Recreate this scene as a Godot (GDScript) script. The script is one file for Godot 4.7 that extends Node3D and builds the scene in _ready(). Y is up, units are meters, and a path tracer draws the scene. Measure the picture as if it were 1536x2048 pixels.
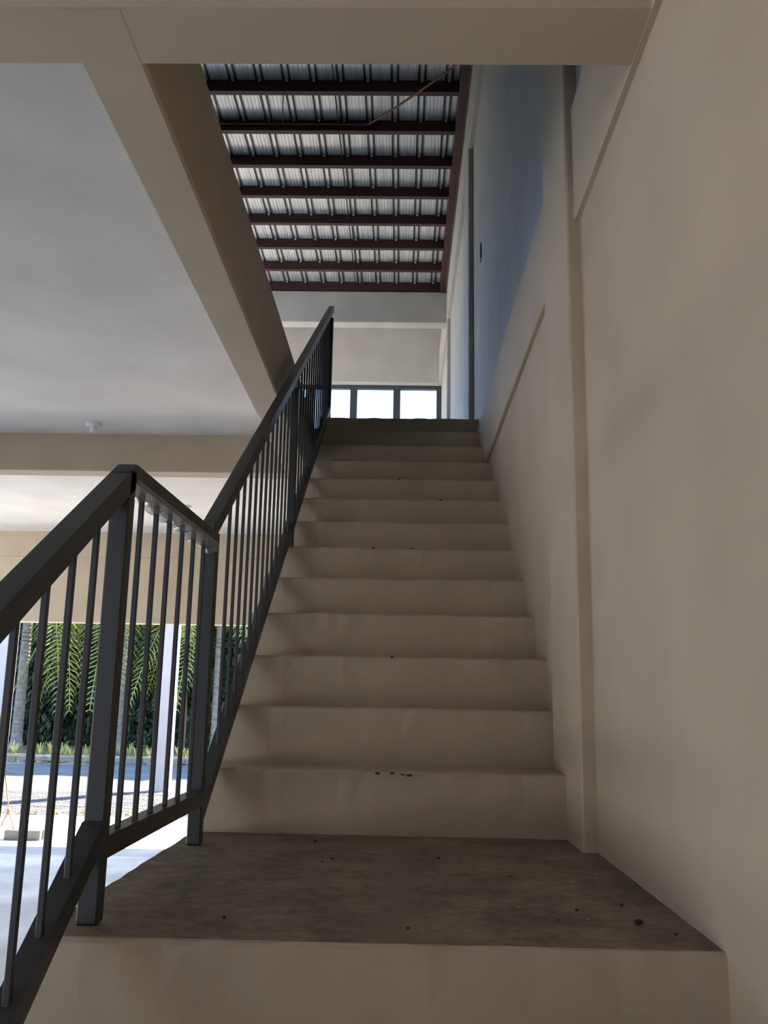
extends Node3D
# A concrete stair climbing from a garage to the upper floor, seen from its foot. Landing top is y = 0, the garage floor y = G.

const G := -1.225          # garage floor
const RISE := 0.175
const TREAD := 0.2696
const LAND_Z := -1.5165    # front edge of the landing
const R1_Z := -2.6623      # first riser above the landing
const X_L := -0.583        # left edge of the stair
const X_W := 0.519         # right wall
const X_C := 0.479         # face of the columns on the right wall
const B := 1.793           # underside of the upper floor's beams
const S := 2.042           # underside of the upper floor's slab
const F2 := 2.275          # upper floor
const H := 4.622           # underside of the roof beams
const ROOF := 5.112        # underside of the roof sheet
const ORDINAL := ["first", "second", "third", "fourth", "fifth", "sixth", "seventh", "eighth", "ninth", "tenth", "eleventh", "twelfth", "thirteenth", "fourteenth", "fifteenth", "sixteenth", "seventeenth", "eighteenth", "nineteenth", "twentieth", "twenty-first", "twenty-second", "twenty-third", "twenty-fourth", "twenty-fifth", "twenty-sixth", "twenty-seventh", "twenty-eighth", "twenty-ninth", "thirtieth", "thirty-first", "thirty-second", "thirty-third", "thirty-fourth"]

var rng := RandomNumberGenerator.new()
var mats := {}


# ---------- helpers ----------
func st_new() -> SurfaceTool:
	var st := SurfaceTool.new()
	st.begin(Mesh.PRIMITIVE_TRIANGLES)
	st.set_smooth_group(-1)
	return st


func face(st: SurfaceTool, pts: Array, out: Vector3) -> void:
	var n: Vector3 = (pts[1] - pts[0]).cross(pts[2] - pts[0])
	var p := pts.duplicate()
	if n.dot(out) > 0.0:
		p.reverse()
	for i in range(1, p.size() - 1):
		st.add_vertex(p[0])
		st.add_vertex(p[i])
		st.add_vertex(p[i + 1])


func corner(lo: Vector3, hi: Vector3, s: Vector3, ax: int, c: float) -> Vector3:
	var v := Vector3()
	for k in 3:
		var e: float = hi[k] if s[k] > 0 else lo[k]
		v[k] = e if k == ax else e - s[k] * c
	return v


func box(st: SurfaceTool, lo: Vector3, hi: Vector3, c := 0.004) -> void:
	for a in 3:
		var b := (a + 1) % 3
		var d := (a + 2) % 3
		for sg in [-1.0, 1.0]:
			var pts := []
			for q in [[-1.0, -1.0], [1.0, -1.0], [1.0, 1.0], [-1.0, 1.0]]:
				var s := Vector3()
				s[a] = sg
				s[b] = q[0]
				s[d] = q[1]
				pts.append(corner(lo, hi, s, a, c))
			var o := Vector3()
			o[a] = sg
			face(st, pts, o)
			if c > 0.0:
				for sb in [-1.0, 1.0]:
					var s0 := Vector3()
					s0[a] = sg
					s0[b] = sb
					s0[d] = -1.0
					var s1 := s0
					s1[d] = 1.0
					var oo := Vector3()
					oo[a] = sg
					oo[b] = sb
					face(st, [corner(lo, hi, s0, a, c), corner(lo, hi, s1, a, c), corner(lo, hi, s1, b, c), corner(lo, hi, s0, b, c)], oo)
	if c > 0.0:
		for i in 8:
			var s := Vector3(1.0 if i & 1 else -1.0, 1.0 if i & 2 else -1.0, 1.0 if i & 4 else -1.0)
			face(st, [corner(lo, hi, s, 0, c), corner(lo, hi, s, 1, c), corner(lo, hi, s, 2, c)], s)


func slant(st: SurfaceTool, x0: float, x1: float, z0: float, y0: float, z1: float, y1: float, h: float) -> void:
	# a tube of rectangular section whose ends are cut upright: top line from (z0, y0) to (z1, y1)
	var poly := [Vector2(z0, y0), Vector2(z1, y1), Vector2(z1, y1 - h), Vector2(z0, y0 - h)]
	extrude(st, poly, x0, x1, 0.003)


func extrude(st: SurfaceTool, poly: Array, x0: float, x1: float, c := 0.0) -> void:
	# a convex profile in (z, y) swept along x; c bevels its ends
	var mid := Vector2()
	for p in poly:
		mid += p / poly.size()
	var ring := []
	for x in ([x0, x0 + c, x1 - c, x1] if c > 0.0 else [x0, x1]):
		var k := c if c > 0.0 and (x == x0 or x == x1) else 0.0
		var r := []
		for p in poly:
			var q: Vector2 = p - (p - mid).normalized() * k * 1.4
			r.append(Vector3(x, q.y, q.x))
		ring.append(r)
	for j in ring.size() - 1:
		for i in poly.size():
			var k := (i + 1) % poly.size()
			var m := (ring[j][i] + ring[j][k]) * 0.5 as Vector3
			face(st, [ring[j][i], ring[j][k], ring[j + 1][k], ring[j + 1][i]], Vector3(0, m.y - mid.y, m.z - mid.x) + Vector3(1e-4, 0, 0))
	face(st, ring[0], Vector3(-1, 0, 0))
	face(st, ring[-1], Vector3(1, 0, 0))


func tube(st: SurfaceTool, pts: Array, r: float, n := 8) -> void:
	st.set_smooth_group(0)
	var rings := []
	for i in pts.size():
		var t: Vector3 = ((pts[mini(i + 1, pts.size() - 1)] - pts[maxi(i - 1, 0)]) as Vector3).normalized()
		var u := t.cross(Vector3.UP if absf(t.y) < 0.9 else Vector3.RIGHT).normalized()
		var w := t.cross(u)
		var ring := []
		for k in n:
			var a := TAU * k / n
			ring.append(pts[i] + (u * cos(a) + w * sin(a)) * r)
		rings.append(ring)
	for i in pts.size() - 1:
		for k in n:
			var m := (k + 1) % n
			var o: Vector3 = (rings[i][k] + rings[i][m]) * 0.5 - pts[i]
			face(st, [rings[i][k], rings[i][m], rings[i + 1][m], rings[i + 1][k]], o)
	st.set_smooth_group(-1)
	face(st, rings[0], pts[0] - pts[1])
	face(st, rings[-1], pts[-1] - pts[-2])


func lathe(st: SurfaceTool, prof: Array, n := 24, at := Vector3.ZERO) -> void:
	# profile of (radius, height) from bottom to top
	for i in prof.size() - 1:
		for k in n:
			var a := TAU * k / n
			var b := TAU * (k + 1) / n
			var p: Vector2 = prof[i]
			var q: Vector2 = prof[i + 1]
			var o := Vector3(cos((a + b) / 2), 0, sin((a + b) / 2)) * (q.y - p.y) + Vector3(0, p.x - q.x, 0)
			var v := [at + Vector3(p.x * cos(a), p.y, p.x * sin(a)), at + Vector3(p.x * cos(b), p.y, p.x * sin(b)), at + Vector3(q.x * cos(b), q.y, q.x * sin(b)), at + Vector3(q.x * cos(a), q.y, q.x * sin(a))]
			if p.x < 1e-5:
				v.remove_at(1)
			elif q.x < 1e-5:
				v.remove_at(2)
			face(st, v, o)


func make(st: SurfaceTool) -> ArrayMesh:
	st.generate_normals()
	st.index()
	return st.commit()


func put(called: String, mesh: Mesh, m: Material, parent: Node = null) -> MeshInstance3D:
	var o := MeshInstance3D.new()
	o.name = called
	o.mesh = mesh
	o.material_override = m
	if parent:
		parent.add_child(o, true)
	else:
		add_child(o, true)
	return o


func obj(called: String, st: SurfaceTool, m: Material, parent: Node = null) -> MeshInstance3D:
	return put(called, make(st), m, parent)


func group(called: String, at := Vector3.ZERO) -> Node3D:
	var o := Node3D.new()
	o.name = called
	o.position = at
	add_child(o, true)
	return o


func tag(o: Node, label: String, category: String, grp := "") -> void:
	o.set_meta("label", label)
	o.set_meta("category", category)
	if grp:
		o.set_meta("group", grp)


func setting(o: Node, label := "") -> Node:
	o.set_meta("kind", "structure")
	if label:
		o.set_meta("label", label)
	return o


func block(called: String, lo: Vector3, hi: Vector3, m: Material, parent: Node = null, c := 0.006) -> MeshInstance3D:
	var st := st_new()
	box(st, lo, hi, c)
	var o := obj(called, st, m, parent)
	return o


# ---------- materials ----------
func noise_tex(seed_: int, size: int, lo: Color, hi: Color, freq: float, oct := 5, power := 1.0, stretch := Vector2.ONE) -> ImageTexture:
	# tileable: noise on a torus would be costly, so two shifted copies are blended across the seams
	var n := FastNoiseLite.new()
	n.seed = seed_
	n.frequency = freq
	n.fractal_octaves = oct
	var im := Image.create(size, size, false, Image.FORMAT_RGB8)
	for y in size:
		for x in size:
			var u := float(x) / size
			var v := float(y) / size
			var px := x * stretch.x
			var py := y * stretch.y
			var w := size * stretch.x
			var h := size * stretch.y
			var a := n.get_noise_2d(px, py) * u * v + n.get_noise_2d(px + w, py) * (1 - u) * v + n.get_noise_2d(px, py + h) * u * (1 - v) + n.get_noise_2d(px + w, py + h) * (1 - u) * (1 - v)
			var k := sqrt(u * u + (1 - u) * (1 - u)) * sqrt(v * v + (1 - v) * (1 - v))
			var t := pow(clampf(a / k * 0.9 + 0.5, 0.0, 1.0), power)
			im.set_pixel(x, y, lo.lerp(hi, t))
	return ImageTexture.create_from_image(im)


func worn_concrete() -> ImageTexture:
	# trowelled bare cement: broad damp clouds, fine sand grain, short drag marks and pale paint spots
	var size := 768
	var r := RandomNumberGenerator.new()
	r.seed = 77
	var n := FastNoiseLite.new()
	n.seed = 40
	n.frequency = 0.006
	n.fractal_octaves = 6
	var f := FastNoiseLite.new()
	f.seed = 41
	f.frequency = 0.035
	f.fractal_octaves = 3
	var im := Image.create(size, size, false, Image.FORMAT_RGB8)
	for y in size:
		for x in size:
			var e := minf(minf(x, size - x), minf(y, size - y)) / 40.0
			var t := 0.84 + 0.22 * n.get_noise_2d(x, y * 1.2) * minf(e, 1.0) + 0.12 * f.get_noise_2d(x * 0.9, y * 1.1) * minf(e, 1.0) + (r.randf() - 0.5) * 0.16
			t = clampf(t, 0.45, 1.0)
			im.set_pixel(x, y, Color(t, t * 0.995, t * 0.985))
	for i in 260:
		var x := r.randi_range(4, size - 30)
		var y := r.randi_range(4, size - 8)
		var pale := i % 4 == 0
		im.fill_rect(Rect2i(x, y, r.randi_range(2, 5) if pale else r.randi_range(3, 16), r.randi_range(1, 3) if pale else 1), Color(1, 0.99, 0.97) if pale else Color(0.58, 0.56, 0.54))
	return ImageTexture.create_from_image(im)


func plain(c: Color, rough := 0.8, metal := 0.0) -> StandardMaterial3D:
	var m := StandardMaterial3D.new()
	m.albedo_color = c
	m.roughness = rough
	m.metallic = metal
	return m


func surf(c: Color, tex: Texture2D, scale: float, rough: float, bump: Texture2D = null, bump_cm := 0.0, bump_scale := 0.0) -> StandardMaterial3D:
	var m := plain(c, rough)
	m.albedo_texture = tex
	m.uv1_triplanar = true
	m.uv1_world_triplanar = true
	m.uv1_scale = Vector3.ONE * scale
	if bump:
		m.heightmap_enabled = true
		m.heightmap_texture = bump
		m.heightmap_scale = bump_cm
	return m


func materials() -> void:
	var mottle := noise_tex(3, 512, Color(0.94, 0.938, 0.935), Color(1, 1, 1), 0.006, 6)
	var grain := noise_tex(8, 512, Color(0.3, 0.3, 0.3), Color(1, 1, 1), 0.05, 5)
	var dirt := noise_tex(11, 512, Color(0.72, 0.69, 0.65), Color(1.0, 0.995, 0.98), 0.011, 6, 0.9)
	var slab := noise_tex(21, 512, Color(0.82, 0.82, 0.82), Color(1, 1, 1), 0.008, 6)
	mats.screed = plain(Color(0.50, 0.515, 0.535), 0.8)
	mats.upper = surf(Color(0.77, 0.76, 0.74), mottle, 0.55, 0.75, grain, 0.12)
	mats.paint = surf(Color(0.80, 0.727, 0.622), mottle, 0.55, 0.75, grain, 0.12)
	mats.ceil = surf(Color(0.93, 0.90, 0.86), mottle, 0.4, 0.85, grain, 0.08)
	mats.riser = surf(Color(0.745, 0.67, 0.57), mottle, 0.8, 0.8, grain, 0.15)
	mats.landing = surf(Color(0.62, 0.55, 0.465), worn_concrete(), 0.8, 0.85, grain, 0.2)
	mats.floor = surf(Color(0.91, 0.90, 0.88), slab, 0.3, 0.6)
	mats.apron = surf(Color(0.80, 0.80, 0.795), slab, 0.3, 0.8)
	mats.road = surf(Color(0.42, 0.415, 0.41), slab, 0.2, 0.9)
	mats.paver = [plain(Color(0.285, 0.28, 0.275), 0.9), plain(Color(0.31, 0.30, 0.295), 0.9), plain(Color(0.255, 0.255, 0.26), 0.9)]
	mats.sand = plain(Color(0.18, 0.175, 0.17), 0.95)
	mats.kerb = surf(Color(0.58, 0.56, 0.51), slab, 0.7, 0.9)
	mats.soil = surf(Color(0.50, 0.475, 0.36), dirt, 0.6, 0.95)
	mats.steel = surf(Color(0.215, 0.215, 0.215), mottle, 2.0, 0.42)
	mats.steel.metallic_specular = 0.5
	mats.oxide = surf(Color(0.27, 0.125, 0.13), mottle, 1.5, 0.6)
	mats.foil = surf(Color(0.96, 0.96, 0.95), noise_tex(31, 512, Color(0.86, 0.86, 0.86), Color(1, 1, 1), 0.05, 4, 1.0, Vector2(1, 0.06)), 0.8, 0.4)
	mats.foil.metallic = 0.4
	mats.rib = plain(Color(0.25, 0.26, 0.255), 0.5, 0.3)
	mats.white = plain(Color(0.9, 0.9, 0.88), 0.5)
	mats.frame = plain(Color(0.30, 0.33, 0.37), 0.45, 0.3)
	mats.pipe = plain(Color(0.55, 0.26, 0.25), 0.5)
	mats.wire = plain(Color(0.05, 0.05, 0.05), 0.6)
	mats.post = surf(Color(0.68, 0.67, 0.68), mottle, 0.5, 0.8)
	mats.bark = surf(Color(0.58, 0.56, 0.545), dirt, 1.2, 0.9)
	mats.chb = surf(Color(0.44, 0.44, 0.43), mottle, 1.5, 0.95)
	mats.string = plain(Color(0.62, 0.52, 0.36), 0.9)
	mats.stone = plain(Color(0.24, 0.22, 0.20), 0.9)
	var gl := plain(Color(0.9, 0.97, 1.0, 0.06), 0.05)
	gl.transparency = BaseMaterial3D.TRANSPARENCY_ALPHA
	mats.glass = gl
	var film := plain(Color(0.97, 0.97, 1.0, 0.24), 0.15)
	film.transparency = BaseMaterial3D.TRANSPARENCY_ALPHA
	film.cull_mode = BaseMaterial3D.CULL_DISABLED
	mats.film = film
	for k in [["frond", Color(0.52, 0.54, 0.26), Color(0.46, 0.48, 0.12)], ["crown", Color(0.46, 0.56, 0.28), Color(0.1, 0.14, 0.03)], ["leaf", Color(0.175, 0.255, 0.165), Color(0.05, 0.08, 0.03)], ["blade", Color(0.68, 0.66, 0.36), Color(0.36, 0.34, 0.12)]]:
		var m := plain(k[1], 0.45)
		m.cull_mode = BaseMaterial3D.CULL_DISABLED
		m.backlight_enabled = true
		m.backlight = k[2]
		mats[k[0]] = m
	mats.dry = plain(Color(0.62, 0.47, 0.16), 0.8)
	mats.dry.cull_mode = BaseMaterial3D.CULL_DISABLED
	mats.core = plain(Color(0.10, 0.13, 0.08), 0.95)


# ---------- the building ----------
func stair_step(zf: float, depth: float, yt: float, drop: float, drop_front: float, lip := 0.0035) -> SurfaceTool:
	# one hand-plastered step: slices along x whose nosing wanders by a few millimetres
	var st := st_new()
	var n := 26
	var rows := []
	var x_r := X_W if zf < -2.9 or zf > -2.4 else X_C
	for i in n + 1:
		var x := lerpf(X_L, x_r, float(i) / n)
		var dy := rng.randf_range(-1, 1) * lip * 0.7
		var dz := rng.randf_range(-1, 1) * lip
		var c := 0.006
		var zb := zf - depth
		rows.append([Vector3(x, yt - drop_front, zf), Vector3(x, yt - RISE * 0.5, zf + dz * 0.3), Vector3(x, yt - c + dy, zf + dz), Vector3(x, yt + dy, zf - c + dz), Vector3(x, yt + dy * 0.2, zf - minf(0.06, depth * 0.7)), Vector3(x, yt, zb), Vector3(x, yt - drop, zb)])
	for i in n:
		for k in 7:
			var m := (k + 1) % 7
			var a: Array = rows[i]
			var b: Array = rows[i + 1]
			var o := Vector3(0, 0, 1) if k < 3 else Vector3(0, 1, 0) if k < 5 else Vector3(0, 0, -1) if k == 5 else Vector3(0, -1, 0)
			face(st, [a[k], a[m], b[m], b[k]], o)
	for e in [0, n]:
		var r: Array = rows[e]
		var o := Vector3(-1 if e == 0 else 1, 0, 0)
		for k in [[0, 1, 6], [1, 2, 5], [2, 3, 5], [3, 4, 5], [1, 5, 6]]:
			face(st, [r[k[0]], r[k[1]], r[k[2]]], o)
	return st


func build_staircase() -> void:
	var s := group("staircase")
	tag(s, "cream painted concrete staircase with a grey landing, climbing along the wall", "staircase")
	# lower flight
	for j in range(1, 7):
		obj("step", stair_step(LAND_Z + j * TREAD, TREAD, -RISE * j, 0.30 if j < 5 else RISE, 0.30 + RISE if j < 4 else (1.225 - RISE * j)), mats.riser, s)
	# landing: painted front, bare grey concrete top
	obj("landing_front", stair_step(LAND_Z, 0.014, 0.0, 0.16, 0.475), mats.riser, s)
	var top := st_new()
	var grid := []
	var nx := 22
	var nz := 22
	for i in nx + 1:
		var col := []
		for k in nz + 1:
			var x := lerpf(X_L, X_W, float(i) / nx)
			var z := lerpf(LAND_Z - 0.014, R1_Z, float(k) / nz)
			if i == 0:
				x += rng.randf_range(-0.003, 0.003)
			col.append(Vector3(x, rng.randf_range(-0.0008, 0.0008), z))
		grid.append(col)
	top.set_smooth_group(0)
	for i in nx:
		for k in nz:
			face(top, [grid[i][k], grid[i + 1][k], grid[i + 1][k + 1], grid[i][k + 1]], Vector3.UP)
	top.set_smooth_group(-1)
	var low := func(v: Vector3) -> Vector3: return Vector3(v.x, -0.165, v.z)
	for k in nz:
		face(top, [grid[0][k], grid[0][k + 1], low.call(grid[0][k + 1]), low.call(grid[0][k])], Vector3(-1, 0, 0))
		face(top, [grid[nx][k], grid[nx][k + 1], low.call(grid[nx][k + 1]), low.call(grid[nx][k])], Vector3(1, 0, 0))
	for i in nx:
		face(top, [grid[i][0], grid[i + 1][0], grid[i + 1][0] - Vector3(0, 0.003, 0), grid[i][0] - Vector3(0, 0.003, 0)], Vector3(0, 0, 1))
		face(top, [grid[i][nz], grid[i + 1][nz], low.call(grid[i + 1][nz]), low.call(grid[i][nz])], Vector3(0, 0, -1))
	face(top, [low.call(grid[0][0]), low.call(grid[nx][0]), low.call(grid[nx][nz]), low.call(grid[0][nz])], Vector3.DOWN)
	var lt := obj("landing", top, mats.landing, s)
	lt.set_meta("label", "bare grey dirty concrete landing")
	# upper flight
	for j in range(1, 14):
		obj("step", stair_step(R1_Z - (j - 1) * TREAD, TREAD, RISE * j, 0.30, 0.475 if j > 1 else RISE), mats.riser, s)
	# chips knocked out of the plaster edges show as dark flecks of bare cement
	for c in [[0.012, 0.168, R1_Z], [0.031, 0.166, R1_Z], [-0.018, 0.171, R1_Z], [-0.06, 0.17, R1_Z], [-0.03, RISE * 3, R1_Z - 2 * TREAD], [0.05, RISE * 6, R1_Z - 5 * TREAD], [-0.13, RISE * 6, R1_Z - 5 * TREAD], [-0.02, RISE * 9, R1_Z - 8 * TREAD], [0.2, RISE * 8, R1_Z - 7 * TREAD]]:
		var st := st_new()
		pebble(st, Vector3(c[0], c[1], c[2] + 0.001), Vector3(rng.randf_range(0.004, 0.010), rng.randf_range(0.002, 0.0042), 0.0022), 7)
		obj("plaster_chip", st, mats.stone, s)


func pebble(st: SurfaceTool, at: Vector3, r: Vector3, n := 8) -> void:
	var rings := []
	for j in 5:
		var ph := PI * j / 4.0
		var ring := []
		for k in n:
			var a := TAU * k / n
			var w := rng.randf_range(0.82, 1.12)
			ring.append(at + Vector3(sin(ph) * cos(a), -cos(ph), sin(ph) * sin(a)) * r * (w if j > 0 and j < 4 else 1.0))
		rings.append(ring)
	for j in 4:
		for k in n:
			var m := (k + 1) % n
			var q := [rings[j][k], rings[j][m], rings[j + 1][m], rings[j + 1][k]]
			if j == 0:
				q.remove_at(1)
			elif j == 3:
				q.remove_at(2)
			var c := Vector3()
			for v in q:
				c += v / q.size()
			face(st, q, c - at)


func nosing(z: float) -> float:
	return RISE + (R1_Z - z) / TREAD * RISE


func build_railing() -> void:
	var r := group("stair_railing")
	tag(r, "black square-tube steel railing with thin upright bars along the open stair side", "railing")
	var w := 0.036
	var m: Material = mats.steel
	# posts: foot of the lower flight, near landing corner, far landing corner, half way up, top
	var xs := [-0.519, -0.519, -0.528, -0.531, -0.531]
	var pz := [0.05, -1.608, -2.436, -4.155, -5.985]
	var py := [G, 0.0, 0.0, RISE * 6, F2]
	var pt := [-0.29, 0.790, 0.80, 0.0, 0.0]
	for i in 5:
		var top: float = pt[i]
		if i > 2:
			top = nosing(pz[i]) + 0.715
		block("post", Vector3(xs[i] - w / 2, py[i] + 0.001, pz[i] - w / 2), Vector3(xs[i] + w / 2, top, pz[i] + w / 2), m, r, 0.003)
	# a short leg carries the bottom rail down past the landing's far post
	# handrails: sections cut upright, mitred where they meet
	var rails := [[-0.519, 0.05, -0.253, -1.626, 0.806], [-0.520, -1.624, 0.806, -2.418, 0.816], [-0.530, -2.400, 0.845, -6.003, 3.150]]
	for k in rails.size():
		var q: Array = rails[k]
		var st := st_new()
		slant(st, q[0] - 0.020, q[0] + 0.018, q[1], q[2], q[3], q[4], 0.046 if k != 1 else 0.037)
		obj("handrail", st, m, r)
	# bottom rails
	var lows := [[-0.519, 0.032, -0.886, -1.590, 0.168], [-0.521, -1.626, 0.139, -2.418, 0.139], [-0.530, -2.454, nosing(-2.454) + 0.058, -5.967, nosing(-5.967) + 0.055]]
	for k in lows.size():
		var q: Array = lows[k]
		var st := st_new()
		slant(st, q[0] - 0.019, q[0] + 0.017, q[1], q[2], q[3], q[4], 0.046 if k != 1 else 0.038)
		obj("bottom_rail", st, m, r)
	# balusters
	var bars := []
	for z in [-1.485, -1.387, -1.292, -1.198]:
		bars.append([-0.519, z])
	var zz := -1.103
	while zz < 0.0:
		bars.append([-0.519, zz])
		zz += 0.0955
	for z in [-1.735, -1.845, -1.955, -2.075, -2.190, -2.305]:
		bars.append([-0.521, z])
	for i in range(1, 14):
		bars.append([-0.530, -2.570 - i * 0.1135])
	for i in 15:
		bars.append([-0.530, -4.268 - i * 0.1135])
	for b in bars:
		var z: float = b[1]
		var q := 0
		if z < -2.4:
			q = 2
		elif z < -1.6:
			q = 1
		var t: float = (z - rails[q][1]) / (rails[q][3] - rails[q][1])
		var u: float = (z - lows[q][1]) / (lows[q][3] - lows[q][1])
		var y1: float = lerpf(rails[q][2], rails[q][4], t) - 0.030
		var y0: float = lerpf(lows[q][2], lows[q][4], u) - 0.02
		block("baluster", Vector3(b[0] - 0.005, y0, z - 0.005), Vector3(b[0] + 0.005, y1, z + 0.005), m, r, 0.0012)
	# clear plastic wrapping still hanging under the landing's handrail
	var st := st_new()
	st.set_smooth_group(0)
	var rows := []
	var n := 72
	for i in n + 1:
		var f := float(i) / n
		var z := lerpf(-1.63, -2.40, f)
		var yt := lerpf(0.772, 0.782, f)
		var sag := 0.010 + 0.008 * absf(sin(f * PI * 6.5)) + 0.003 * sin(f * 57.0)
		rows.append([Vector3(-0.545, yt + 0.004, z), Vector3(-0.541, yt - sag * 0.7, z), Vector3(-0.524 + 0.006 * sin(f * 80.0), yt - sag * 1.35, z), Vector3(-0.503, yt - sag * 0.8, z), Vector3(-0.499, yt + 0.006, z)])
	for i in n:
		for k in 4:
			face(st, [rows[i][k], rows[i + 1][k], rows[i + 1][k + 1], rows[i][k + 1]], Vector3(0, -1, 0.2))
	var f := obj("plastic_wrap", st, mats.film, r)
	f.set_meta("label", "clear plastic wrapping hanging under the landing handrail")


func build_shell() -> void:
	var p: Material = mats.paint
	# garage floor, and the sunlit apron in front of it
	var fl := block("floor", Vector3(-6.2, G - 0.25, -9.43), Vector3(X_W + 0.2, G, 4.4), mats.floor, null, 0.0)
	setting(fl)
	# right wall with its columns and floor beam
	var wr := group("wall_right")
	setting(wr)
	block("wall_face", Vector3(X_W, G - 0.2, -11.9), Vector3(X_W + 0.2, 2.1, 4.4), p, wr, 0.0)
	block("wall_face", Vector3(X_W, 2.1, -11.9), Vector3(X_W + 0.2, 5.10, 4.4), mats.upper, wr, 0.0)
	for z in [[-2.444, -2.868], [-6.30, -6.72], [-9.50, -9.62]]:
		block("column", Vector3(X_C, G if z[0] > -3.0 else F2, z[1]), Vector3(X_W + 0.02, H + 0.02, z[0]), p if z[0] > -3.0 else mats.upper, wr, 0.006)
	block("floor_beam", Vector3(0.500, B - 0.0008, -11.6), Vector3(X_W + 0.02, 2.166, 4.4), p, wr, 0.004)
	block("roof_beam", Vector3(X_C, H, -11.62), Vector3(X_W + 0.02, 5.10, 4.4), mats.upper, wr, 0.005)
	# beams under the upper floor
	var cb := [["across the top of the view, over the lower flight", Vector3(-6.2, B, -1.786), Vector3(X_W + 0.05, 2.18, -1.600)], ["along the left side of the stairwell", Vector3(-0.755, B - 0.0008, -9.23), Vector3(-0.603, 2.18, -1.607)], ["crossing the garage behind the first ceiling lamp", Vector3(-6.2, B, -5.745), Vector3(-0.755, S + 0.1, -5.586)], ["over the garage opening", Vector3(-6.2, 1.775, -9.43), Vector3(X_W, S + 0.1, -9.222)]]
	for b in cb:
		var o := block("ceiling_beam", b[1], b[2], p, null, 0.008)
		setting(o, "cream concrete beam " + b[0])
	setting(block("wall_front", Vector3(-6.2, 1.091, -9.40), Vector3(X_W, 1.775, -9.230), p, null, 0.004), "cream concrete lintel wall above the garage opening")
	# slabs: over the garage, over the camera, and the upper floor at the stair head
	var ce := group("ceiling")
	setting(ce)
	block("ceiling_slab", Vector3(-6.2, S, -12.0), Vector3(-0.65, 2.17, -1.65), mats.ceil, ce, 0.0)
	block("ceiling_slab", Vector3(-6.2, S, -1.70), Vector3(X_W, 2.17, 4.4), mats.ceil, ce, 0.0)
	block("floor_upper", Vector3(-0.66, S, -12.0), Vector3(X_W, F2, -5.90 - TREAD), mats.screed, ce, 0.0)
	block("ceiling_beam", Vector3(-6.2, 1.70, -12.0), Vector3(X_W, S, -11.8), p, ce, 0.004)
	setting(block("wall_rear", Vector3(-3.2, G, 4.2), Vector3(X_W, S, 4.4), p, null, 0.0))
	setting(block("wall_left_lower", Vector3(-6.2, -0.2, -5.2), Vector3(-6.0, S, 3.3), p, null, 0.0))
	# columns of the garage
	for c in [Vector2(-6.08, -9.42), Vector2(-6.08, -5.54), Vector2(-6.08, 4.18), Vector2(-3.3, 4.18)]:
		setting(block("garage_column", Vector3(c.x - 0.1, G, c.y), Vector3(c.x + 0.1, B + 0.01, c.y + 0.2), p, null, 0.006))
	# upper floor: outer walls
	var wl := group("wall_left")
	setting(wl)
	block("wall_face", Vector3(-3.0, 2.17, -11.9), Vector3(-2.8, 2.85, 4.4), mats.upper, wl, 0.0)
	block("wall_face", Vector3(-3.0, H, -11.9), Vector3(-2.8, 5.10, 4.4), mats.upper, wl, 0.0)
	block("wall_face", Vector3(-3.0, 2.84, -7.2), Vector3(-2.8, H + 0.01, 4.4), mats.upper, wl, 0.0)
	for z in [-11.9, -9.9]:
		block("column", Vector3(-3.0, 2.84, z), Vector3(-2.8, H + 0.01, z + 0.4), mats.upper, wl, 0.004)
	setting(block("wall_near", Vector3(-2.8, 2.17, 4.2), Vector3(X_W, 5.10, 4.4), mats.upper, null, 0.0))
	var wb := group("wall_back")
	setting(wb)
	block("wall_face", Vector3(-2.8, 2.17, -11.9), Vector3(X_W, 2.85, -11.70), mats.upper, wb, 0.0)
	block("lintel", Vector3(-2.8, H, -11.745), Vector3(X_W, 5.62, -11.62), mats.upper, wb, 0.004)
	block("wall_face", Vector3(-2.8, H + 0.01, -11.9), Vector3(X_W, 5.62, -11.74), mats.upper, wb, 0.0)
	# ring beam over the stair head
	setting(block("roof_beam", Vector3(-2.8, H, -9.795), Vector3(X_C + 0.01, 5.005, -9.628), mats.upper, null, 0.006), "cream concrete ring beam under the far end of the roof")
	var deck := group("ceiling_upper")
	setting(deck)
	block("ceiling_slab", Vector3(-3.0, 5.50, -12.25), Vector3(X_W + 0.2, 5.64, -9.66), mats.upper, deck, 0.0)
	block("upstand", Vector3(-3.0, 5.0, -9.795), Vector3(X_W + 0.2, 5.51, -9.66), mats.upper, deck, 0.0)
	block("side_upstand", Vector3(X_W, 5.09, -11.9), Vector3(X_W + 0.2, 5.51, -9.7), mats.upper, deck, 0.0)
	block("side_upstand", Vector3(-3.0, 5.09, -11.9), Vector3(-2.8, 5.51, -9.7), mats.upper, deck, 0.0)
	# window band in the back wall: four lights show
	var win := group("window_1")
	setting(win)
	var z0 := -11.83
	var z1 := -11.755
	block("frame", Vector3(-2.8, H - 0.045, z0), Vector3(0.519, H + 0.005, z1), mats.frame, win, 0.003)
	block("frame", Vector3(-2.8, 2.85, z0), Vector3(0.519, 2.91, z1), mats.frame, win, 0.003)
	block("frame", Vector3(0.452, 2.91, z0), Vector3(0.519, H - 0.045, z1), mats.frame, win, 0.003)
	var xr := 0.452
	for i in 5:
		var xl := xr - 0.50
		block("pane", Vector3(xl - 0.005, 2.905, -11.795), Vector3(xr + 0.005, H - 0.04, -11.790), mats.glass, win, 0.0)
		block("mullion", Vector3(xl - 0.098, 2.91, z0), Vector3(xl, H - 0.045, z1), mats.frame, win, 0.003)
		xr = xl - 0.098
	block("frame", Vector3(-2.8, 2.91, z0), Vector3(xr, H - 0.045, z1), mats.frame, win, 0.003)


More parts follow.
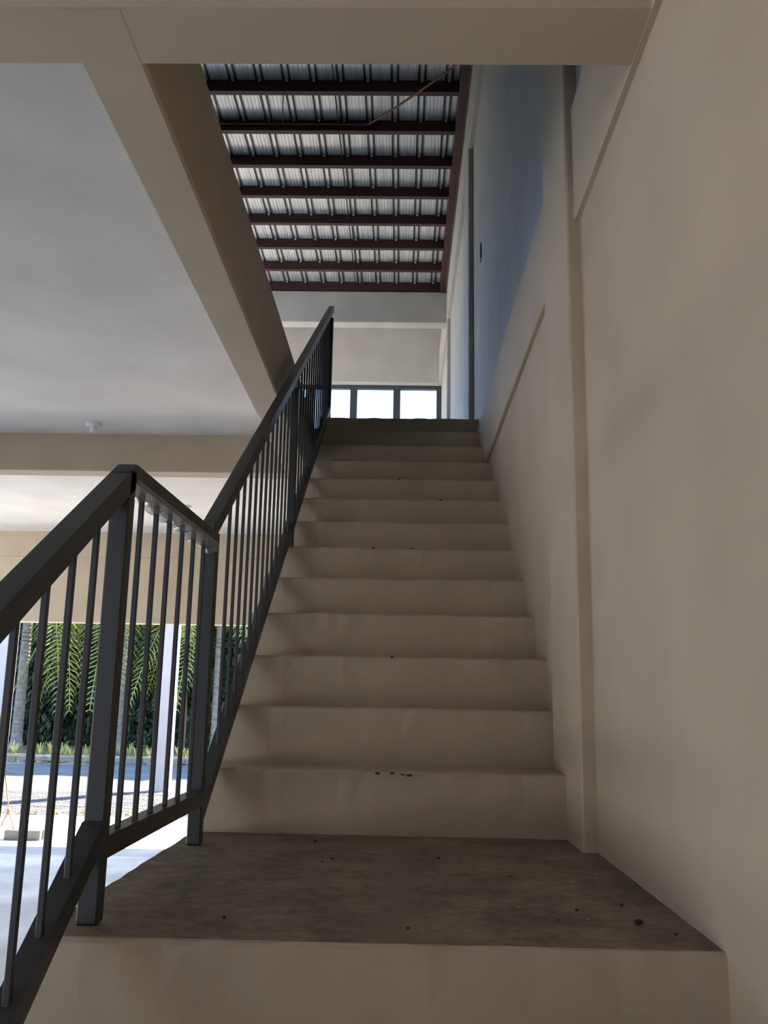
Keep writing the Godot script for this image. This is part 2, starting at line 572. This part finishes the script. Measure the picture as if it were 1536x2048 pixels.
func build_roof() -> void:
	var r := group("roof")
	setting(r)
	# ribbed sheets, one per 0.85 m of cover; ribs run away from the camera
	var pitch := 0.2120
	var z_a := -9.67
	var z_b := 4.7
	var x := 0.107 + pitch * 4
	for s in 5:
		var st := st_new()
		var prof := []
		for k in 4:
			var x0 := x - k * pitch
			# rib: an open trough above the sheet, then four shallow flutes
			prof.append_array([Vector2(x0 + 0.0335, 0), Vector2(x0 + 0.0335, 0.0015), Vector2(x0 - 0.0335, 0.0015), Vector2(x0 - 0.0335, 0)])
			for e in [-0.024, 0.024]:
				var rb := st_new()
				profile_z(rb, [Vector2(x0 + e + 0.010, 0.0012), Vector2(x0 + e + 0.0085, -0.006), Vector2(x0 + e - 0.0085, -0.006), Vector2(x0 + e - 0.010, 0.0012)], z_a, z_b)
				obj("roof_rib", rb, mats.rib, r)
			for f in 5:
				var xf := x0 - 0.030 - (f + 0.5) * 0.0304
				prof.append_array([Vector2(xf + 0.007, 0), Vector2(xf + 0.004, 0.0045), Vector2(xf - 0.004, 0.0045), Vector2(xf - 0.007, 0)])
		prof.append(Vector2(x - 4 * pitch + 0.0335, 0))
		for i in prof.size() - 1:
			var a: Vector2 = prof[i]
			var b: Vector2 = prof[i + 1]
			var zs := [z_b, -3.0, -6.39, -7.87, -8.8, z_a]
			for q in 5:
				face(st, [Vector3(a.x, ROOF + a.y, zs[q]), Vector3(b.x, ROOF + b.y, zs[q]), Vector3(b.x, ROOF + b.y, zs[q + 1]), Vector3(a.x, ROOF + a.y, zs[q + 1])], Vector3.DOWN)
				face(st, [Vector3(a.x, ROOF + a.y + 0.002, zs[q]), Vector3(b.x, ROOF + b.y + 0.002, zs[q]), Vector3(b.x, ROOF + b.y + 0.002, zs[q + 1]), Vector3(a.x, ROOF + a.y + 0.002, zs[q + 1])], Vector3.UP)
		obj("roof_sheet", st, mats.foil, r)
		x -= 4 * pitch
	# C purlins
	var fast := SphereMesh.new()
	fast.radius = 0.012
	fast.height = 0.018
	fast.radial_segments = 8
	fast.rings = 4
	for i in range(-3, 8):
		var z := -6.1415 - 0.4941 * i
		var y := 5.012
		var st := st_new()
		var c := [Vector2(z, y), Vector2(z, ROOF - 0.001), Vector2(z - 0.05, ROOF - 0.001), Vector2(z - 0.05, ROOF - 0.018), Vector2(z - 0.047, ROOF - 0.018), Vector2(z - 0.047, ROOF - 0.004), Vector2(z - 0.003, ROOF - 0.004), Vector2(z - 0.003, y + 0.003), Vector2(z - 0.047, y + 0.003), Vector2(z - 0.047, y + 0.018), Vector2(z - 0.05, y + 0.018), Vector2(z - 0.05, y)]
		profile(st, c, -2.8, 0.40)
		var pu := obj("purlin", st, mats.oxide, r)
		if i >= 0:
			var mm := MultiMesh.new()
			mm.transform_format = MultiMesh.TRANSFORM_3D
			mm.mesh = fast
			var at := []
			for k in 14:
				at.append(Vector3(0.319 - pitch * k, ROOF - 0.014, z + 0.012))
			mm.instance_count = at.size()
			for k in at.size():
				mm.set_instance_transform(k, Transform3D(Basis(), at[k]))
			var mi := MultiMeshInstance3D.new()
			mi.name = "fastener"
			mi.multimesh = mm
			mi.material_override = mats.foil
			mi.set_meta("kind", "stuff")
			pu.add_child(mi, true)
	# red rafter channel beside the wall, and the sag rod
	block("rafter", Vector3(0.397, 4.998, -9.63), Vector3(0.457, ROOF - 0.002, 4.2), mats.oxide, r, 0.002)
	block("rafter_shim", Vector3(0.457, 5.03, -9.63), Vector3(X_C, 5.10, 4.2), p_shadow(), r, 0.0)
	var sr := st_new()
	tube(sr, [Vector3(-0.58, 5.06, -4.2), Vector3(-0.58, 5.062, -7.0), Vector3(-0.58, 5.06, -9.62)], 0.005, 6)
	obj("sag_rod", sr, mats.wire, r)


func p_shadow() -> Material:
	return mats.paint


func profile_z(st: SurfaceTool, c: Array, z0: float, z1: float) -> void:
	# a closed outline in (x, y) swept along z
	var area := 0.0
	for i in c.size():
		area += (c[i] as Vector2).cross(c[(i + 1) % c.size()])
	var sg := signf(area)
	for i in c.size():
		var a: Vector2 = c[i]
		var b: Vector2 = c[(i + 1) % c.size()]
		var d := (b - a).normalized()
		face(st, [Vector3(a.x, ROOF + a.y, z0), Vector3(b.x, ROOF + b.y, z0), Vector3(b.x, ROOF + b.y, z1), Vector3(a.x, ROOF + a.y, z1)], Vector3(d.y * sg, -d.x * sg, 0))
	var idx := Geometry2D.triangulate_polygon(PackedVector2Array(c))
	for i in range(0, idx.size(), 3):
		for e in [[z0, -1.0], [z1, 1.0]]:
			var t := []
			for k in 3:
				var v: Vector2 = c[idx[i + k]]
				t.append(Vector3(v.x, ROOF + v.y, e[0]))
			face(st, t, Vector3(0, 0, e[1]))


func profile(st: SurfaceTool, c: Array, x0: float, x1: float) -> void:
	# a closed outline in (z, y) swept along x, ends closed by triangulation; the outline runs with its inside on the right or left
	var area := 0.0
	for i in c.size():
		var a: Vector2 = c[i]
		var b: Vector2 = c[(i + 1) % c.size()]
		area += a.cross(b)
	var sg := signf(area)
	for i in c.size():
		var a: Vector2 = c[i]
		var b: Vector2 = c[(i + 1) % c.size()]
		var d := (b - a).normalized()
		var o := Vector3(0, -d.x * sg, d.y * sg)
		face(st, [Vector3(x0, a.y, a.x), Vector3(x0, b.y, b.x), Vector3(x1, b.y, b.x), Vector3(x1, a.y, a.x)], o)
	var idx := Geometry2D.triangulate_polygon(PackedVector2Array(c))
	for i in range(0, idx.size(), 3):
		for e in [[x0, -1.0], [x1, 1.0]]:
			var t := []
			for k in 3:
				var v: Vector2 = c[idx[i + k]]
				t.append(Vector3(e[0], v.y, v.x))
			face(st, t, Vector3(e[1], 0, 0))


func build_fittings() -> void:
	# lamp holders on the garage ceiling
	for l in [[Vector3(-1.953, S, -5.36), "white round lamp holder on the ceiling in front of the garage cross beam"], [Vector3(-1.949, S, -7.826), "white round lamp holder on the bright ceiling beyond the garage cross beam"]]:
		var t := group("ceiling_lamp", l[0])
		tag(t, l[1], "lamp holder")
		var st := st_new()
		lathe(st, [Vector2(0, -0.022), Vector2(0.036, -0.022), Vector2(0.046, -0.014), Vector2(0.049, 0.0), Vector2(0, 0.0)])
		obj("base", st, mats.white, t)
		st = st_new()
		lathe(st, [Vector2(0, -0.050), Vector2(0.013, -0.050), Vector2(0.013, -0.062), Vector2(0.018, -0.062), Vector2(0.021, -0.040), Vector2(0.019, -0.018), Vector2(0, -0.018)])
		obj("socket", st, mats.white, t)
	# red conduit on the second purlin, bending up to the near right
	var c := group("conduit_pipe")
	tag(c, "thin red conduit pipe running along a purlin then bending diagonally across the roof", "pipe")
	var st := st_new()
	tube(st, [Vector3(-2.4, 5.058, -6.620), Vector3(-1.60, 5.058, -6.620), Vector3(-1.55, 5.062, -6.620), Vector3(-0.42, 5.062, -6.620)], 0.009)
	obj("pipe", st, mats.pipe, c)
	st = st_new()
	tube(st, [Vector3(-0.32, 5.060, -6.610), Vector3(-0.10, 5.030, -6.36), Vector3(0.30, 4.992, -5.88), Vector3(0.36, 4.990, -5.80), Vector3(0.42, 4.990, -5.73)], 0.009)
	obj("pipe", st, mats.pipe, c)
	st = st_new()
	tube(st, [Vector3(-0.44, 5.061, -6.619), Vector3(-0.36, 5.061, -6.616), Vector3(-0.31, 5.060, -6.608)], 0.012)
	obj("elbow", st, mats.frame, c)
	st = st_new()
	tube(st, [Vector3(-0.97, 5.012, -6.135), Vector3(-0.985, 4.990, -6.19), Vector3(-1.02, 5.02, -6.45), Vector3(-1.045, 5.066, -6.625)], 0.004, 6)
	var w := obj("hanging_wire", st, mats.wire)
	tag(w, "black wire looped between the first two purlins near the left beam", "wire")
	# switch box high on the upper wall
	var b := group("outlet_box", Vector3(X_W, 3.40, -5.665))
	tag(b, "small grey switch plate high on the dark stairwell wall", "switch")
	st = st_new()
	box(st, Vector3(-0.008, -0.058, -0.035), Vector3(0, 0.058, 0.035), 0.003)
	obj("cover_plate", st, mats.frame, b)
	st = st_new()
	box(st, Vector3(-0.012, -0.022, -0.012), Vector3(-0.008, 0.022, 0.012), 0.001)
	obj("rocker", st, mats.white, b)
	# pale paint flakes along the foot of the first riser
	var fm := MultiMesh.new()
	fm.transform_format = MultiMesh.TRANSFORM_3D
	st = st_new()
	pebble(st, Vector3.ZERO, Vector3(0.006, 0.0012, 0.004), 6)
	fm.mesh = make(st)
	fm.instance_count = 46
	for i in 46:
		var at := Vector3(rng.randf_range(-0.12, 0.2), 0.001, R1_Z + 0.004 + absf(rng.randfn(0.0, 0.012)))
		if i > 33:
			at = Vector3(rng.randf_range(-0.1, 0.45), 0.001, rng.randf_range(-2.5, -1.7))
		fm.set_instance_transform(i, Transform3D(Basis(Vector3.UP, rng.randf() * TAU) * rng.randf_range(0.4, 1.3), at))
	var fi := MultiMeshInstance3D.new()
	fi.name = "paint_debris"
	fi.multimesh = fm
	fi.material_override = mats.riser
	fi.set_meta("kind", "stuff")
	fi.set_meta("label", "pale paint flakes along the foot of the first riser")
	add_child(fi, true)
	# grit on the landing
	var grit := [[0.425, -1.687, 0.008, "dark pebble on the landing near the right wall, the largest one"], [0.10, -2.30, 0.004, ""], [-0.22, -2.52, 0.005, ""], [-0.155, -2.26, 0.004, ""], [-0.176, -2.22, 0.003, ""], [-0.30, -1.66, 0.004, ""], [0.335, -1.78, 0.004, ""], [0.43, -1.83, 0.004, ""], [0.425, -1.71, 0.003, ""], [0.285, -1.70, 0.003, ""], [0.47, -1.62, 0.003, ""], [0.02, -1.62, 0.003, ""], [0.25, -2.1, 0.003, ""]]
	for g in grit:
		st = st_new()
		var s: float = g[2]
		pebble(st, Vector3(0, s * 0.62, 0), Vector3(s, s * 0.65, s * 0.8), 9)
		var o := obj("pebble", st, mats.stone)
		o.position = Vector3(g[0], 0.0008, g[1])
		if g[3]:
			tag(o, g[3], "pebble")
		else:
			var rank := 0
			for q in grit:
				if not q[3] and (q[0] as float) < (g[0] as float):
					rank += 1
			tag(o, "%s tiny dark crumb of grit on the landing, counting from the railing towards the wall" % ORDINAL[rank], "pebble", "grit on the landing")


# ---------- outdoors ----------
func frond_mesh(len_: float, droop: float, width: float) -> ArrayMesh:
	# a feather leaf: arching midrib along +x and two rows of narrow leaflets
	var st := st_new()
	var n := 52
	var spine := []
	for i in n + 1:
		var f := float(i) / n
		spine.append(Vector3(len_ * (f - 0.16 * droop * f * f), len_ * (0.42 * f - droop * 0.92 * f * f), 0))
	tube(st, spine, 0.012, 5)
	for i in range(3, n + 1):
		var f := float(i) / n
		var p: Vector3 = spine[i]
		var t: Vector3 = (spine[i] - spine[i - 1]).normalized()
		var l := width * (0.35 + 0.65 * sin(PI * pow(f, 0.8))) * (1.0 if f < 0.92 else 0.6)
		for s in [-1.0, 1.0]:
			for h in range(i % 2, i % 2 + 1):
				var d := (Vector3(0, 0.25 - 0.5 * h * 0.5, s) + t * (0.75 + rng.randf_range(-0.1, 0.1))).normalized()
				var q := p - t * (0.03 * h)
				var e := q + d * l * 0.55
				var tip := q + d * l + Vector3(0, -l * rng.randf_range(0.22, 0.42), 0)
				var wd := t * 0.017
				face(st, [q - wd * 0.6, e - wd, e + wd, q + wd * 0.6], Vector3.UP)
				face(st, [e - wd, tip, e + wd], Vector3.UP)
	return make(st)


func build_palm(at: Vector3, h: float, r0: float, r1: float, label: String, fronds: Array, turn: float) -> void:
	var t := group("palm_tree", at)
	tag(t, label, "palm tree", "palms along the hedge")
	var st := st_new()
	st.set_smooth_group(0)
	var prof := [Vector2(r0 * 1.45, -0.05), Vector2(r0 * 1.3, 0.06), Vector2(r0 * 1.05, 0.22)]
	var y := 0.34
	var k := 0
	while y < h:
		var f := y / h
		var r := lerpf(r0, r1, f)
		prof.append(Vector2(r, y))
		prof.append(Vector2(r, y + 0.07))
		prof.append(Vector2(r * 0.955, y + 0.08))
		prof.append(Vector2(r * 0.955, y + 0.095))
		y += 0.105
		k += 1
	prof.append(Vector2(r1 * 0.9, h))
	lathe(st, prof, 18)
	obj("trunk", st, mats.bark, t)
	st = st_new()
	st.set_smooth_group(0)
	lathe(st, [Vector2(r1 * 0.95, h - 0.02), Vector2(r1 * 1.15, h + 0.12), Vector2(r1 * 1.0, h + 0.45), Vector2(r1 * 0.6, h + 0.8), Vector2(0.02, h + 1.0)], 14)
	obj("crownshaft", st, mats.crown, t)
	for i in 16:
		var o := put("frond", fronds[i % fronds.size()], mats.frond, t)
		o.position = Vector3(0, h + 0.62 + 0.03 * (i % 4), 0)
		o.rotation = Vector3(0, turn + TAU * i / 16.0 + rng.randf_range(-0.15, 0.15), rng.randf_range(-0.12, 0.16) + (0.35 if i % 4 == 0 else 0.0))


func leaf_mesh() -> ArrayMesh:
	# a broad pointed leaf folded along its midrib
	var st := st_new()
	var a := Vector3(0, 0, 0)
	var tip := Vector3(0, -0.03, 0.22)
	var m := Vector3(0, 0.0, 0.11)
	for s in [-1.0, 1.0]:
		var e := Vector3(s * 0.055, 0.018, 0.075)
		var e2 := Vector3(s * 0.042, 0.010, 0.145)
		face(st, [a, e, m], Vector3.UP)
		face(st, [m, e, e2], Vector3.UP)
		face(st, [m, e2, tip], Vector3.UP)
	return make(st)


func build_outdoors() -> void:
	# sunlit apron, paving, concrete road, kerb, planting bed
	setting(block("floor_apron", Vector3(-30, G - 0.25, -12.38), Vector3(20, G - 0.002, -9.43), mats.apron, null, 0.0))
	setting(block("ground", Vector3(-60, G - 0.6, -80), Vector3(60, G - 0.12, 60), mats.soil, null, 0.0))
	setting(block("ground_yard", Vector3(-40, G - 0.3, -9.43), Vector3(-6.2, G - 0.01, 40), mats.apron, null, 0.0))
	setting(block("ground_rear", Vector3(-6.2, G - 0.3, 4.4), Vector3(20, G - 0.01, 40), mats.apron, null, 0.0))
	setting(block("road", Vector3(-40, G - 0.3, -21.55), Vector3(30, G - 0.012, -15.45), mats.road, null, 0.0))
	var bed := group("driveway_paving")
	setting(bed)
	block("sand_bed", Vector3(-30, G - 0.3, -15.45), Vector3(20, G - 0.022, -12.38), mats.sand, bed, 0.0)
	var px := 0.215
	var pz := 0.108
	var paver := st_new()
	box(paver, Vector3(-px / 2 + 0.006, -0.06, -pz / 2 + 0.007), Vector3(px / 2 - 0.006, 0, pz / 2 - 0.007), 0.006)
	var pm := make(paver)
	var far := []
	var row := 0
	var single := 0
	var z := -12.38 - pz / 2
	while z > -15.43:
		var x_lo := 0.440 * z - 0.2
		var x_hi := 0.195 * z
		var x := -9.0 + (px / 2 if row % 2 else 0.0) + 0.02 * sin(row * 0.9)
		while x < 0.0:
			var at := Vector3(x, G - 0.006 + rng.randf_range(-0.003, 0.003), z + 0.012 * sin(x * 29.0 + row * 2.0))
			if x > x_lo and x < x_hi and single < 300:
				var o := put("paver", pm, mats.paver[rng.randi() % 3], bed)
				o.position = at
				o.rotation.y = rng.randf_range(-0.02, 0.02)
				single += 1
			else:
				far.append(at)
			x += px
		z -= pz
		row += 1
	var mm := MultiMesh.new()
	mm.transform_format = MultiMesh.TRANSFORM_3D
	mm.mesh = pm
	mm.instance_count = far.size()
	for i in far.size():
		mm.set_instance_transform(i, Transform3D(Basis(), far[i]))
	var mi := MultiMeshInstance3D.new()
	mi.name = "paver_field"
	mi.multimesh = mm
	mi.material_override = mats.paver[0]
	mi.set_meta("kind", "stuff")
	bed.add_child(mi, true)
	# kerb stones along the planting bed
	var kerb := group("kerb")
	setting(kerb)
	for i in 26:
		var x := -22.0 + i * 1.0
		block("kerb_stone", Vector3(x + 0.006, G - 0.3, -21.72), Vector3(x + 0.994, G + 0.13 + rng.randf_range(-0.006, 0.006), -21.55), mats.kerb, kerb, 0.02)
	setting(block("ground_bed", Vector3(-40, G - 0.3, -30), Vector3(30, G + 0.08, -21.72), mats.soil, null, 0.0))
	# two white posts
	for q in [[Vector3(-4.13, G - 0.02, -15.95), Vector3(-3.91, 3.0, -15.6), "white square post standing on the paving, seen through the landing rail"], [Vector3(-8.40, G - 0.02, -18.4), Vector3(-7.86, 3.0, -17.9), "cream square post at the left edge of the driveway behind the string"]]:
		var o := block("gate_post", q[0], q[1], mats.post, null, 0.012)
		tag(o, q[2], "post")
	# hedge: a dark core under thousands of leaves
	var hd := group("hedge", Vector3(-8, G + 0.08, -27.0))
	tag(hd, "tall dense dark green broadleaf hedge behind the palms", "hedge")
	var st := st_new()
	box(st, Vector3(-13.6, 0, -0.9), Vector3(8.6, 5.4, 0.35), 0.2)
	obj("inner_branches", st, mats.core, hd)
	var lm := MultiMesh.new()
	lm.transform_format = MultiMesh.TRANSFORM_3D
	lm.mesh = leaf_mesh()
	var count := 24000
	lm.instance_count = count
	for i in count:
		var x := rng.randf_range(-14.0, 9.0)
		var y := rng.randf_range(0.02, 4.6)
		var zz := 0.40 + 0.16 * sin(x * 2.1 + sin(y * 3.0)) + 0.14 * sin(y * 2.7 + x * 1.3) + rng.randf_range(-0.16, 0.16)
		var b := Basis.from_euler(Vector3(rng.randf_range(0.1, 1.35), rng.randf_range(-1.3, 1.3), rng.randf_range(-0.5, 0.5))) * rng.randf_range(0.75, 1.5)
		lm.set_instance_transform(i, Transform3D(b, Vector3(x, y, zz)))
	mi = MultiMeshInstance3D.new()
	mi.name = "foliage"
	mi.multimesh = lm
	mi.material_override = mats.leaf
	mi.set_meta("kind", "stuff")
	hd.add_child(mi, true)
	# palms
	var fronds := [frond_mesh(3.1, 1.30, 0.85), frond_mesh(3.4, 1.45, 0.9), frond_mesh(3.0, 1.6, 0.8), frond_mesh(3.0, 0.75, 0.75)]
	build_palm(Vector3(-10.30, G + 0.08, -24.6), 3.75, 0.150, 0.125, "grey ringed palm leftmost along the hedge, trunk swelling at its base", fronds, 0.3)
	build_palm(Vector3(-7.60, G + 0.08, -24.6), 3.6, 0.150, 0.12, "pale palm behind the near corner post of the railing", fronds, 1.1)
	build_palm(Vector3(-4.94, G + 0.08, -24.6), 3.5, 0.130, 0.11, "pale palm seen through the upper flight's lowest bars", fronds, 2.0)
	# a thin reddish stem beside the white post
	st = st_new()
	tube(st, [Vector3(0, -0.04, 0), Vector3(0.02, 0.7, 0), Vector3(-0.01, 1.5, 0.02), Vector3(0.0, 2.3, 0.05)], 0.045, 8)
	var sm := group("sapling", Vector3(-5.72, G + 0.08, -24.3))
	tag(sm, "thin brown sapling stem between the white post and the railing", "sapling")
	obj("stem", st, plain(Color(0.42, 0.34, 0.28), 0.9), sm)
	for i in 16:
		var o := put("leaf", lm.mesh, mats.leaf, sm)
		o.position = Vector3(0.0, 1.7 + i * 0.045, 0.03)
		o.rotation = Vector3(0.4, i * 2.4, 0)
		o.scale = Vector3.ONE * 1.6
	# red flower spikes left and right of the white post
	for q in [[Vector3(-6.45, G + 0.08, -24.0), "red flower spike in front of the dark hedge, left of the white post"], [Vector3(-5.98, G + 0.08, -24.2), "drooping pink flower right of the white post"]]:
		var fl := group("flower", q[0])
		tag(fl, q[1], "flower")
		st = st_new()
		tube(st, [Vector3(0, -0.03, 0), Vector3(0.02, 0.6, 0), Vector3(0.05, 1.22, 0)], 0.010, 6)
		obj("stem", st, mats.crown, fl)
		for k in 5:
			st = st_new()
			pebble(st, Vector3(0, 0.05, 0), Vector3(0.018, 0.06, 0.018), 6)
			var o := obj("petal", st, plain(Color(0.78, 0.30, 0.26), 0.6), fl)
			o.position = Vector3(0.05, 1.22 + 0.045 * k, 0)
			o.rotation = Vector3(0, 0, 0.7 * (1 if k % 2 else -1))
	# tufts of grass along the kerb
	var tuft := []
	for v in 3:
		st = st_new()
		for i in 14:
			var a := rng.randf() * TAU
			var l := rng.randf_range(0.14, 0.34)
			var d := Vector3(cos(a), 0, sin(a))
			var wdt := Vector3(-d.z, 0, d.x) * 0.010
			var b0 := d * 0.01
			var b1 := d * l * 0.35 + Vector3(0, l * 0.75, 0)
			var b2 := d * l * 0.85 + Vector3(0, l * 0.8, 0)
			face(st, [b0 - wdt, b0 + wdt, b1 + wdt, b1 - wdt], d + Vector3.UP)
			face(st, [b1 - wdt, b1 + wdt, b2], d + Vector3.UP)
		tuft.append(make(st))
	for i in 34:
		var o := put("grass_tuft", tuft[i % 3], mats.blade)
		o.position = Vector3(-10.8 + i * 0.24 + rng.randf_range(-0.1, 0.1), G + 0.08, -22.0 - rng.randf_range(0.0, 0.9))
		o.rotation.y = rng.randf() * TAU
		o.scale = Vector3.ONE * rng.randf_range(0.8, 1.3)
		tag(o, "%s tuft of yellow-green grass along the kerb, counting from the leftmost palm" % ORDINAL[i], "grass", "grass tufts along the kerb")
	# a tall tree beyond the hedge, whose shade falls across the road
	var tr := group("shade_tree", Vector3(4.6, G - 0.12, -32.0))
	tag(tr, "tall tree beyond the hedge, shading the road in front of it", "tree")
	st = st_new()
	st.set_smooth_group(0)
	lathe(st, [Vector2(0.42, -0.05), Vector2(0.30, 0.6), Vector2(0.24, 7.0), Vector2(0.14, 16.5), Vector2(0.0, 18.4)], 12)
	obj("trunk", st, mats.bark, tr)
	var cm := MultiMesh.new()
	cm.transform_format = MultiMesh.TRANSFORM_3D
	cm.mesh = lm.mesh
	cm.instance_count = 2600
	for i in 2600:
		var v := Vector3(rng.randfn(0, 1), rng.randfn(0, 1), rng.randfn(0, 1)).normalized() * pow(rng.randf(), 0.4)
		var b := Basis.from_euler(Vector3(rng.randf_range(0.0, 0.9), rng.randf() * TAU, rng.randf_range(-0.5, 0.5))) * rng.randf_range(2.0, 3.2)
		cm.set_instance_transform(i, Transform3D(b, Vector3(v.x * 4.6, 17.6 + v.y * 1.5 + 0.3 * sin(v.x * 9.0), v.z * 1.5)))
	mi = MultiMeshInstance3D.new()
	mi.name = "crown"
	mi.multimesh = cm
	mi.material_override = mats.leaf
	mi.set_meta("kind", "stuff")
	tr.add_child(mi, true)
	# dry leaves swept against the kerb and along the joint between apron and paving
	var dm := MultiMesh.new()
	dm.transform_format = MultiMesh.TRANSFORM_3D
	dm.mesh = lm.mesh
	dm.instance_count = 260
	for i in 260:
		var at := Vector3(rng.randf_range(-8.0, -2.2), G + 0.012, -12.38 - absf(rng.randfn(0, 0.05)))
		if i % 2:
			at = Vector3(rng.randf_range(-11.0, -3.0), G + 0.01, -21.5 + absf(rng.randfn(0, 0.08)))
		var sc := rng.randf_range(0.25, 0.5) if i % 2 == 0 else rng.randf_range(0.5, 0.9)
		dm.set_instance_transform(i, Transform3D(Basis.from_euler(Vector3(rng.randf_range(-0.2, 0.2), rng.randf() * TAU, rng.randf_range(-0.3, 0.3))) * sc, at))
	mi = MultiMeshInstance3D.new()
	mi.name = "dry_leaves"
	mi.multimesh = dm
	mi.material_override = mats.dry
	mi.set_meta("kind", "stuff")
	mi.set_meta("label", "yellow dry leaves swept along the kerb and the paving joint")
	add_child(mi, true)
	# overhead cables in front of the hedge
	for q in [[1.84, "uppermost of the three thin dark cables crossing before the palms"], [1.74, "middle one of the three thin dark cables crossing before the palms"], [1.64, "lowest of the three thin dark cables crossing before the palms"]]:
		st = st_new()
		var pts := []
		for i in 21:
			var f := i / 20.0
			pts.append(Vector3(-16.0 + 22.0 * f, q[0] + 0.5 * pow(f * 2 - 1, 2) - 0.1, -22.4))
		tube(st, pts, 0.009, 5)
		var o := obj("overhead_cable", st, mats.wire)
		tag(o, q[1], "cable")
	# concrete block on the apron with a string tied to it
	var bl := group("concrete_block", Vector3(-4.14, G - 0.002, -10.38))
	tag(bl, "grey hollow concrete block lying on the sunlit garage apron", "block")
	st = st_new()
	var half := 0.20
	box(st, Vector3(-half, 0, -0.10), Vector3(half, 0.105, 0.10), 0.006)
	obj("body", st, mats.chb, bl)
	for k in [-1.0, 1.0]:
		st = st_new()
		box(st, Vector3(k * half - 0.014, 0.0, -0.03), Vector3(k * half + 0.014, 0.104, 0.03), 0.006)
		obj("end_rib", st, mats.chb, bl)
	st = st_new()
	var s0 := Vector3(-4.258, G + 0.100, -10.33)
	tube(st, [s0, Vector3(-4.317, -0.923, -10.30), Vector3(-4.425, -0.433, -10.3), Vector3(-4.482, -0.162, -10.3), Vector3(-4.56, 0.40, -10.25), Vector3(-4.64, 1.25, -9.90), Vector3(-4.66, 1.72, -9.44)], 0.006, 6)
	var sg := group("string")
	tag(sg, "tan string rising from the concrete block towards the lintel", "string")
	obj("cord", st, mats.string, sg)
	st = st_new()
	pebble(st, Vector3(-4.317, -0.925, -10.29), Vector3(0.028, 0.045, 0.025), 8)
	obj("knot", st, mats.string, sg)
	st = st_new()
	tube(st, [Vector3(-4.317, -0.93, -10.285), Vector3(-4.345, -1.00, -10.27), Vector3(-4.375, -1.085, -10.26)], 0.008, 6)
	obj("loose_end", st, mats.string, sg)


func _ready() -> void:
	rng.seed = 20240611
	# camera
	var cam := Camera3D.new()
	cam.name = "camera"
	cam.fov = 2.0 * rad_to_deg(atan(1024.0 / 1783.9))
	cam.position = Vector3(0, 0.3827, 0)
	cam.rotation_order = EULER_ORDER_YXZ
	cam.rotation = Vector3(0.20532, 0.02087, 0.01857)
	cam.near = 0.02
	cam.far = 200.0
	add_child(cam)
	cam.current = true
	# sky, sun, exposure
	var env := Environment.new()
	env.background_mode = Environment.BG_SKY
	var sky := Sky.new()
	var sm := ProceduralSkyMaterial.new()
	sm.sky_top_color = Color(0.52, 0.68, 0.90)
	sm.sky_horizon_color = Color(0.88, 0.94, 0.98)
	sm.sky_curve = 0.12
	sm.ground_bottom_color = Color(0.42, 0.42, 0.40)
	sm.ground_horizon_color = Color(0.62, 0.64, 0.62)
	sm.sun_angle_max = 20.0
	sm.energy_multiplier = 1.6
	sky.sky_material = sm
	env.sky = sky
	env.tonemap_mode = Environment.TONE_MAPPER_LINEAR
	env.tonemap_exposure = 3.08
	env.sdfgi_enabled = true
	env.ssao_enabled = true
	env.ssil_enabled = true
	var we := WorldEnvironment.new()
	we.name = "environment"
	we.environment = env
	add_child(we)
	var sun := DirectionalLight3D.new()
	sun.name = "sun"
	sun.light_energy = 4.0
	sun.light_color = Color(1.0, 0.955, 0.88)
	sun.light_angular_distance = 0.55
	sun.shadow_enabled = true
	var to_sun := Vector3(0.62 * cos(deg_to_rad(48)), sin(deg_to_rad(48)), -0.785 * cos(deg_to_rad(48)))
	sun.transform = Transform3D(Basis.looking_at(-to_sun, Vector3.UP), Vector3(10, 12, -12))
	add_child(sun)
	materials()
	build_shell()
	build_roof()
	build_staircase()
	build_railing()
	build_outdoors()
	build_fittings()
